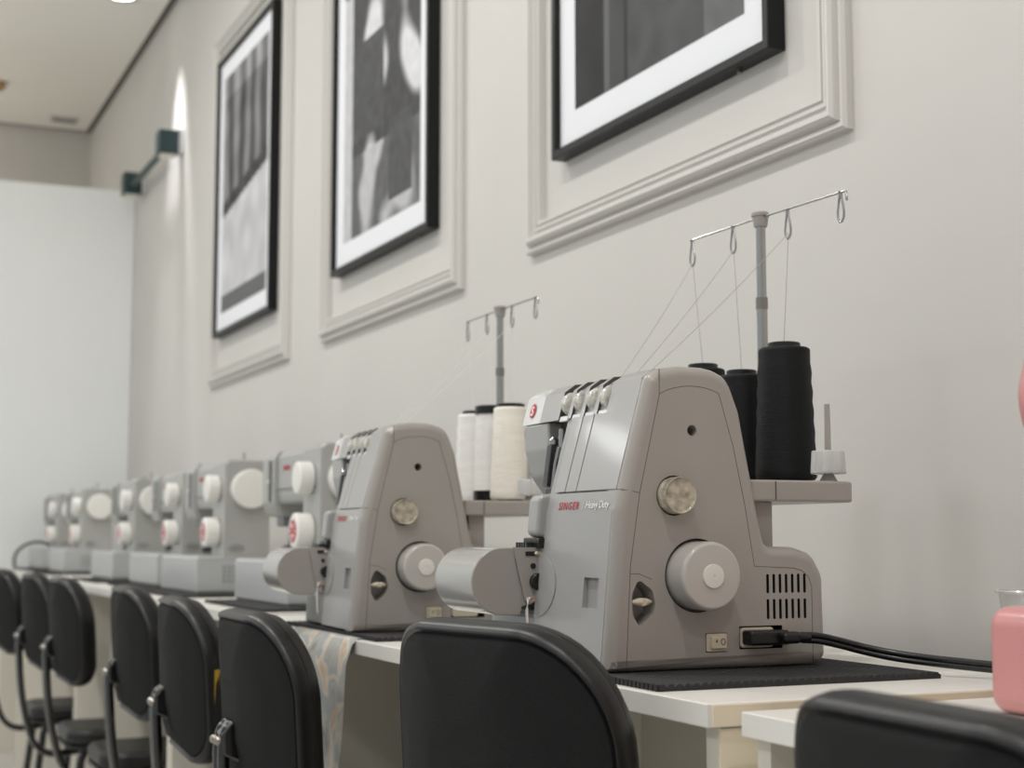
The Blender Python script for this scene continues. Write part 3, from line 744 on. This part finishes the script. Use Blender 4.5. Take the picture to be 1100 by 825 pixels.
# ------------------------------------------------------------------ household sewing machines
def make_sewing():
    root = empty('sewing_machine', (0, 0, 0))
    g = MB(); g.prism(rounded([(0, .004), (0, .080), (.006, .086), (.165, .086), (.168, .004)], [.004, .004, .004, .004, .004], 3), 0, .395, SEWB, 'y', bev=.005)
    g.box(.004, .164, .004, .39, 0, .006, SEWD)
    bed = g.build('bed', root)
    g = MB()
    for i in range(6):
        for j in range(4): g.prism(rect(.060 + i * .0115, .0675 + i * .0115, .026 + j * .0105, .0335 + j * .0105), -.0012, .004, MIDGREY, 'y')
    g.build('vent_grille', bed)
    g = MB(); g.prism(rounded([(.060, .084), (.062, .296), (.072, .305), (.160, .305), (.168, .296), (.168, .084)], [0, .006, .01, .01, .006, 0], 3), 0, .115, SEWG, 'y', bev=.006)
    g.build('column', root)
    g = MB(); g.prism(rounded([(.066, .195), (.062, .215), (.062, .290), (.072, .303), (.158, .303), (.166, .294), (.166, .205), (.156, .195)], .008, 3), .110, .300, SEWG, 'y')
    arm = g.build('arm', root)
    g = MB(); g.box(.0600, .0640, .030, .330, .2230, .2265, SEWD); g.build('lever_slot', arm)
    g = MB(); g.prism(rounded([(.064, .172), (.056, .200), (.056, .288), (.066, .303), (.158, .303), (.166, .294), (.166, .182), (.150, .165)], [.012] * 8, 4), .298, .405, SEWG, 'y', bev1=.014)
    hd = g.build('head', root)
    g = MB(); g.box(.052, .058, .325, .335, .20, .285, SEWD, bev=.001); g.box(.047, .056, .326, .334, .236, .246, PALEGREY, bev=.002); g.build('tension_slot', hd)
    g = MB(); g.tube([(.105, .35, .17), (.105, .35, .115)], .004, STEELD, n=8); g.tube([(.108, .365, .17), (.108, .365, .105)], .003, STEEL, n=8)
    g.box(.092, .122, .343, .360, .092, .112, STEELD, bev=.002); g.box(.080, .150, .30, .39, .0855, .0875, STEEL)
    g.box(.075, .12, .300, .345, .150, .19, SEWD, bev=.004)
    g.build('presser_foot', root)
    def dial(name, y, z, r, th, red=False):
        g = MB(); g.lathe([(r * .8, .064), (r, .058), (r, .062 - th), (r * .94, .060 - th), (r * .85, .059 - th), (.001, .0585 - th)], (0, y, z), DIALW, 'x', 36); d = g.build(name, root)
        if red:
            g = MB(); g.lathe([(r * .62, .0585 - th), (r * .62, .0578 - th), (.001, .0577 - th)], (0, y, z), RED, 'x', 28)
            for k in range(8): g.tube([(.0575 - th, y + r * .22 * math.cos(k * .785), z + r * .22 * math.sin(k * .785)), (.0575 - th, y + r * .52 * math.cos(k * .785), z + r * .52 * math.sin(k * .785))], .0012, WPRINT, n=5)
            g.build('dial_print', d)
        return d
    dial('length_dial', .060, .240, .031, .028)
    dial('pattern_dial', .060, .140, .034, .032, True)
    g = MB(); g.lathe([(.036, .006), (.044, 0), (.045, -.022), (.043, -.027), (.038, -.029), (.001, -.029)], (.118, 0, .238), DIALW, 'y', 40); g.build('handwheel', root)
    g = MB(); g.tube([(.12, .06, .30), (.12, .06, .325)], .0022, STEEL, n=8); g.tube([(.135, .25, .30), (.135, .25, .318)], .003, STEELD, n=8); g.build('spool_pin', root)
    g = MB(); g.tube([(.0905 + .017 * math.cos(a), -.0004, .1035 + .008 * math.sin(a)) for a in [2 * math.pi * k / 20 for k in range(20)]], .0010, SEWD, n=5, closed=True)
    g.box(.080, .101, -.001, .002, .1015, .1055, SEWD); g.build('badge', root)
    text_mesh('brand_lettering', 'SINGER', .014, RED, arm, front_text_matrix(.0612, .255, .262, 0), offset=.0002)
    return root
sm = [(2.700, .768, 'grey sewing machine nearest to the overlockers, arm partly behind the second one'),
      (3.400, .757, 'grey sewing machine with the large white handwheel and vent grille in full view'),
      (3.960, .780, 'third grey sewing machine from the overlockers, close behind the one with vent grille'),
      (4.590, .772, 'fourth grey sewing machine from the overlockers, white handwheel half covered by a dial'),
      (5.600, .772, 'second grey sewing machine from the far end of the row'),
      (6.300, .780, 'farthest grey sewing machine, at the end of the row by the partition')]
proto = make_sewing()
for k, (y, x, lb) in enumerate(sm):
    o = proto if k == 0 else copy_tree(proto)
    o.location = (x, y, TOP + .0058); tag(o, lb, 'sewing machine', 'grey household sewing machines in a row')
mats_lb = ['black ribbed mat under the sewing machine nearest to the overlockers', 'black ribbed mat under the sewing machine with vent grille', 'black ribbed mat under the third sewing machine from the overlockers',
           'black ribbed mat under the fourth sewing machine from the overlockers', 'black ribbed mat under the second machine from the far end', 'black ribbed mat under the farthest sewing machine']
for (y, x, _), lb in zip(sm, mats_lb): rubber_mat(x - .05, x + .21, y - .03, y + .43, lb)
g = MB(); pts = []
for k in range(13):
    a = math.pi * k / 12 * .62
    pts.append((-.085 * math.cos(a * .0) + .0, 0, 0))
arc = [(-.055, .10, .004), (-.060, .10, .035), (-.056, .09, .062), (-.042, .07, .086), (-.018, .05, .104), (.012, .02, .114), (.045, .0, .112), (.07, -.01, .100)]
g.tube(smooth_path(arc, 4), .006, CORDM, n=10)
o = g.build('cable_loop', loc=(.775, 6.55, TOP)); tag(o, 'dark cable arching up beside the farthest sewing machine', 'cable')

# ------------------------------------------------------------------ marbled cloth over the desk edge
bm = bmesh.new(); NU, NV = 22, 30
Vv = []
for j in range(NV + 1):
    row = []
    for i in range(NU + 1):
        u = i / NU; v = j / NV
        y = 1.975 + .30 * u + .010 * math.sin(v * 9 + u * 2) * v
        if v < .18:
            q = v / .18; x = .735 - .078 * q; z = TOP2 + .0018
        else:
            q = (v - .18) / .82
            x = .657 - .010 * min(1, q * 10) - .012 * q * (1 + math.sin(u * 15 + q * 2) * .9) - .004 * math.sin(u * 34) * q
            z = TOP2 + .0018 - .004 * min(1, q * 10) - .30 * q - .02 * math.sin(u * 6) * q
        row.append(bm.verts.new((x, y, z)))
    Vv.append(row)
for j in range(NV):
    for i in range(NU): bm.faces.new((Vv[j][i], Vv[j][i + 1], Vv[j + 1][i + 1], Vv[j + 1][i]))
me = bpy.data.meshes.new('marbled_cloth'); bm.to_mesh(me); bm.free(); me.materials.append(MARBLE)
for p in me.polygons: p.use_smooth = True
o = bpy.data.objects.new('marbled_cloth', me); COL.objects.link(o); tag(o, 'marbled cream and blue-grey cloth hanging over the front desk edge', 'cloth')

# ------------------------------------------------------------------ chairs
def make_chair():
    """origin on the floor under the seat; the sitter faces +x; the backrest is a shallow arc"""
    root = empty('chair', (0, 0, 0))
    HW, Z0, Z1, RAD = .172, .547, .792, .30
    def outl(s, n=64):
        pts = rounded([(-HW, Z0), (HW, Z0), (HW, Z1), (-HW, Z1)], [.055, .055, .105, .105], 12)
        cx, cz = 0, (Z0 + Z1) / 2
        return pts
    base = outl(1)
    def ring(inset, dx):
        q = offset2d(base, inset) if inset > -1 else base
        return [(p, dx) for p in q]
    cz = (Z0 + Z1) / 2
    def wrap(p, dx):
        y, z = p; a = y / RAD
        rr = RAD - dx
        x = RAD - rr * math.cos(a)
        return (-.215 + x - (z - cz) * .06, rr * math.sin(a), z)
    def scaled(s): return [(p[0] * s, cz + (p[1] - cz) * s) for p in base]
    def loops(seq, g, m):
        g.loft([[wrap(p, dx) for p in pts] for pts, dx in seq], m)
    g = MB()
    loops([(scaled(.30), -.004), (scaled(.6), -.004), (scaled(.85), -.003), (offset2d(base, .0115), -.002), (offset2d(base, .0095), .0012)], g, CHFAB)
    g.build('rear_panel', root, smooth=50)
    g = MB()
    loops([(offset2d(base, .030), .006), (offset2d(base, .0100), .0010), (offset2d(base, .0070), -.0032), (offset2d(base, .0030), -.0026), (base, .003), (offset2d(base, -.0022), .010), (offset2d(base, -.0028), .0165), (offset2d(base, .008), .018)], g, CHRIM)
    g.build('shell_rim', root, smooth=60)
    g = MB()
    loops([(offset2d(base, .020), .012), (offset2d(base, .004), .0155), (offset2d(base, -.0030), .0175), (offset2d(base, -.0030), .025), (offset2d(base, .000), .037), (offset2d(base, .010), .046), (scaled(.8), .052), (scaled(.5), .055), (scaled(.2), .056)], g, CHPAD)
    g.build('backrest', root, smooth=60)
    g = MB(); sp = rounded([(-.11, -.140), (.21, -.150), (.21, .150), (-.11, .140)], .06, 8)
    g.prism(sp, .348, .390, CHPAD, 'z', bev=.016, seg=5); g.prism(sp, .340, .349, BLACK, 'z'); g.build('seat', root)
    # the flat support bar: from the rear panel out, down, and forward under the seat
    path = smooth_path([(-.205, 0, .644), (-.216, 0, .648), (-.224, 0, .636), (-.226, 0, .600), (-.218, 0, .50), (-.204, 0, .420), (-.182, 0, .352), (-.15, 0, .322), (-.10, 0, .318), (.02, 0, .336)], 5)
    g = MB()
    for s in (-.013, .013): g.tube([(p.x, s, p.z) for p in path], .0080, CHBAR, n=10)
    sb = g.build('support_bar', root)
    g = MB(); g.prism(rounded([(-.200, .600), (-.2290, .612), (-.2300, .640), (-.219, .655), (-.200, .655)], .006, 3), -.023, .023, CHBAR, 'y', bev=.004); br = g.build('bracket', sb)
    for y in (-.012, .012):
        g = MB(); g.lathe([(.0060, 0), (.0060, -.006), (.004, -.009), (.001, -.010)], (-.2285, y, .630), BOLT, 'x', 12); g.build('bolt', br)
    for sx, sy in ((-1, -1), (-1, 1), (1, -1), (1, 1)):
        g = MB(); g.tube([(.11 * sx + .05, .105 * sy, .342), (.125 * sx + .05, .115 * sy, .31), (.16 * sx + .05, .130 * sy, .012)], .011, CHBAR, n=10)
        g.lathe([(.014, 0), (.014, .014), (.012, .016)], (.161 * sx + .05, .131 * sy, 0), BLACK, 'z', 12); g.build('leg', root)
    return root
CH = make_chair()
chairs = [(.720, 1.286, 13, .022, 'black chair in front of the nearest overlocker, its whole backrest facing us'),
          (.745, .665, -3, .006, 'black chair at the right edge, in front of the pink sewing machine'),
          (.700, 1.962, 0, 0, 'black chair just left of the big central chair, in front of the marbled cloth'),
          (.712, 2.440, -4, 0, 'black chair with a yellow sticker on the side of its backrest'),
          (.735, 3.025, -2, 0, 'black chair left of the stickered chair, beside a pale desk panel'),
          (.711, 3.769, 0, 0, 'black chair third from the left edge, left of the pale desk panel'),
          (.700, 4.231, 0, 0, 'black chair second from the left edge'),
          (.681, 4.838, 0, 0, 'leftmost black chair, cut by the photo edge')]
for k, (x, y, rz, dz, lb) in enumerate(chairs):
    c = CH if k == 0 else copy_tree(CH)
    for ch in c.children:
        if ch.name.split('.')[0] in ('rear_panel', 'shell_rim', 'backrest'): ch.location.z = dz
    c.location = (x, y, 0); c.rotation_euler.z = R(rz); tag(c, lb, 'chair', 'black chairs along the desks')
    if k == 3:
        g = MB(); 
        def sp(rr, e): return (-.215 + .30 - rr * math.cos(.573) + e * .542, -rr * math.sin(.573) - e * .84)
        a, b = sp(.292, .0022), sp(.272, .0026); a2, b2 = sp(.292, .0012), sp(.272, .0016)
        g.prism([a, b, b2, a2], .632, .690, STICK, 'z'); g.build('sticker', c)

# ------------------------------------------------------------------ pink sewing machine and cup
t = empty('pink_sewing_machine', (.920, .720, CAMZ - .137)); tag(t, 'pink sewing machine on the nearest desk, cut off by the right edge', 'sewing machine')
g = MB(); g.prism(rounded([(-.084, 0), (-.084, .083), (.09, .083), (.09, 0)], [.014, .016, .015, .01], 6), -.30, .226, PINK, 'y', bev=.014, seg=5); g.build('bed', t)
g = MB(); g.prism(rounded([(-.060, .076), (-.065, .300), (.085, .300), (.085, .076)], [0, .03, .03, 0], 6), -.30, -.18, PINK, 'y', bev=.02, seg=4); g.build('column', t)
g = MB(); g.prism(rounded([(-.060, .225), (-.060, .300), (.08, .300), (.08, .225)], .03, 6), -.20, .10, PINK, 'y', seg=4); g.build('arm', t)
g = MB(); g.prism(rounded([(-.062, .212), (-.070, .250), (-.052, .305), (.075, .305), (.075, .212)], [.02, .05, .03, .03, .02], 6), .08, .207, PINK, 'y', bev=.018, seg=6); g.build('head', t)
g = MB(); g.tube([(-.01, .13, .215), (-.01, .13, .14)], .004, STEEL, n=8); g.box(-.02, .01, .12, .14, .10, .135, STEEL, bev=.003); g.build('needle_bar', t)
g = MB(); g.lathe([(.03, 0), (.04, -.01), (.04, -.03), (.03, -.034), (.001, -.034)], (.01, -.298, .23), PALEGREY, 'y', 32); g.build('handwheel', t)
g = MB(); prof = [(.022, .001), (.025, 0), (.0350, .0790), (.0385, .0795), (.0390, .0815), (.0380, .0828), (.0342, .0825), (.0240, .002)]
g.lathe(prof, (0, 0, 0), CLEAR, 'z', 40, True, False)
o = g.build('plastic_cup', loc=(1.086, 1.153, TOP)); tag(o, 'clear plastic cup behind the pink sewing machine', 'cup')

# ------------------------------------------------------------------ light
def area(name, loc, size, power, col=(1, 1, 1), rot=(0, 0, 0), shape='DISK', sy=None, spread=180):
    l = bpy.data.lights.new(name, 'AREA'); l.energy = power; l.size = size; l.shape = shape; l.color = col
    if sy: l.size_y = sy
    l.spread = R(spread)
    o = bpy.data.objects.new(name, l); COL.objects.link(o); o.location = loc; o.rotation_euler = rot; return o
for y in (-.9, .5, 1.9, 3.3, 4.7): area('ceiling_lamp', (.08, y, CEIL - .01), .16, 13.5, (1, .985, .965))
for y in (-.6, 1.4, 3.4, 5.4, 7.4): area('ceiling_lamp', (-1.9, y, CEIL - .01), .5, 14, (.97, .985, 1))
s = bpy.data.lights.new('downlight', 'SPOT'); s.energy = 75; s.spot_size = R(42); s.spot_blend = .8; s.shadow_soft_size = .04; s.color = (.98, .98, 1)
o = bpy.data.objects.new('downlight', s); COL.objects.link(o); o.location = (1.04, 5.86, CEIL - .012); o.rotation_euler = (0, R(-7), 0)
area('ceiling_fill', (-.5, 7.5, 1.9), .5, 9, (1, .93, .82), rot=(R(180), 0, 0))  # added fill hidden behind the partition, brightens ceiling and far wall
area('ceiling_fill', (-2.4, 4.6, 1.7), .5, 14, (1, .98, .95), rot=(R(180), 0, 0))  # unseen fill aimed up at the ceiling, no fixture there
w = bpy.data.worlds.new('World'); SC.world = w; w.use_nodes = True
w.node_tree.nodes['Background'].inputs['Color'].default_value = (.90, .96, 1.0, 1)
w.node_tree.nodes['Background'].inputs['Strength'].default_value = 0.56

# ------------------------------------------------------------------ camera
cam = bpy.data.cameras.new('Camera'); co = bpy.data.objects.new('Camera', cam); COL.objects.link(co)
co.location = (0, 0, CAMZ)
FPX = 1620.0
cam.sensor_width = 36; cam.sensor_fit = 'HORIZONTAL'; cam.lens = FPX / 1100 * 36
th, ph = R(24.2936), R(5.7981)
r = Vector((math.cos(th), -math.sin(th), 0)); f = Vector((math.sin(th) * math.cos(ph), math.cos(th) * math.cos(ph), math.sin(ph))); u = r.cross(f)
co.rotation_euler = Matrix((r, u, -f)).transposed().to_euler()
cam.dof.use_dof = True; cam.dof.focus_distance = 1.50; cam.dof.aperture_fstop = 6.8
cam.clip_start = .02
SC.camera = co
SC.view_settings.view_transform = 'Standard'
SC.view_settings.exposure = -0.05
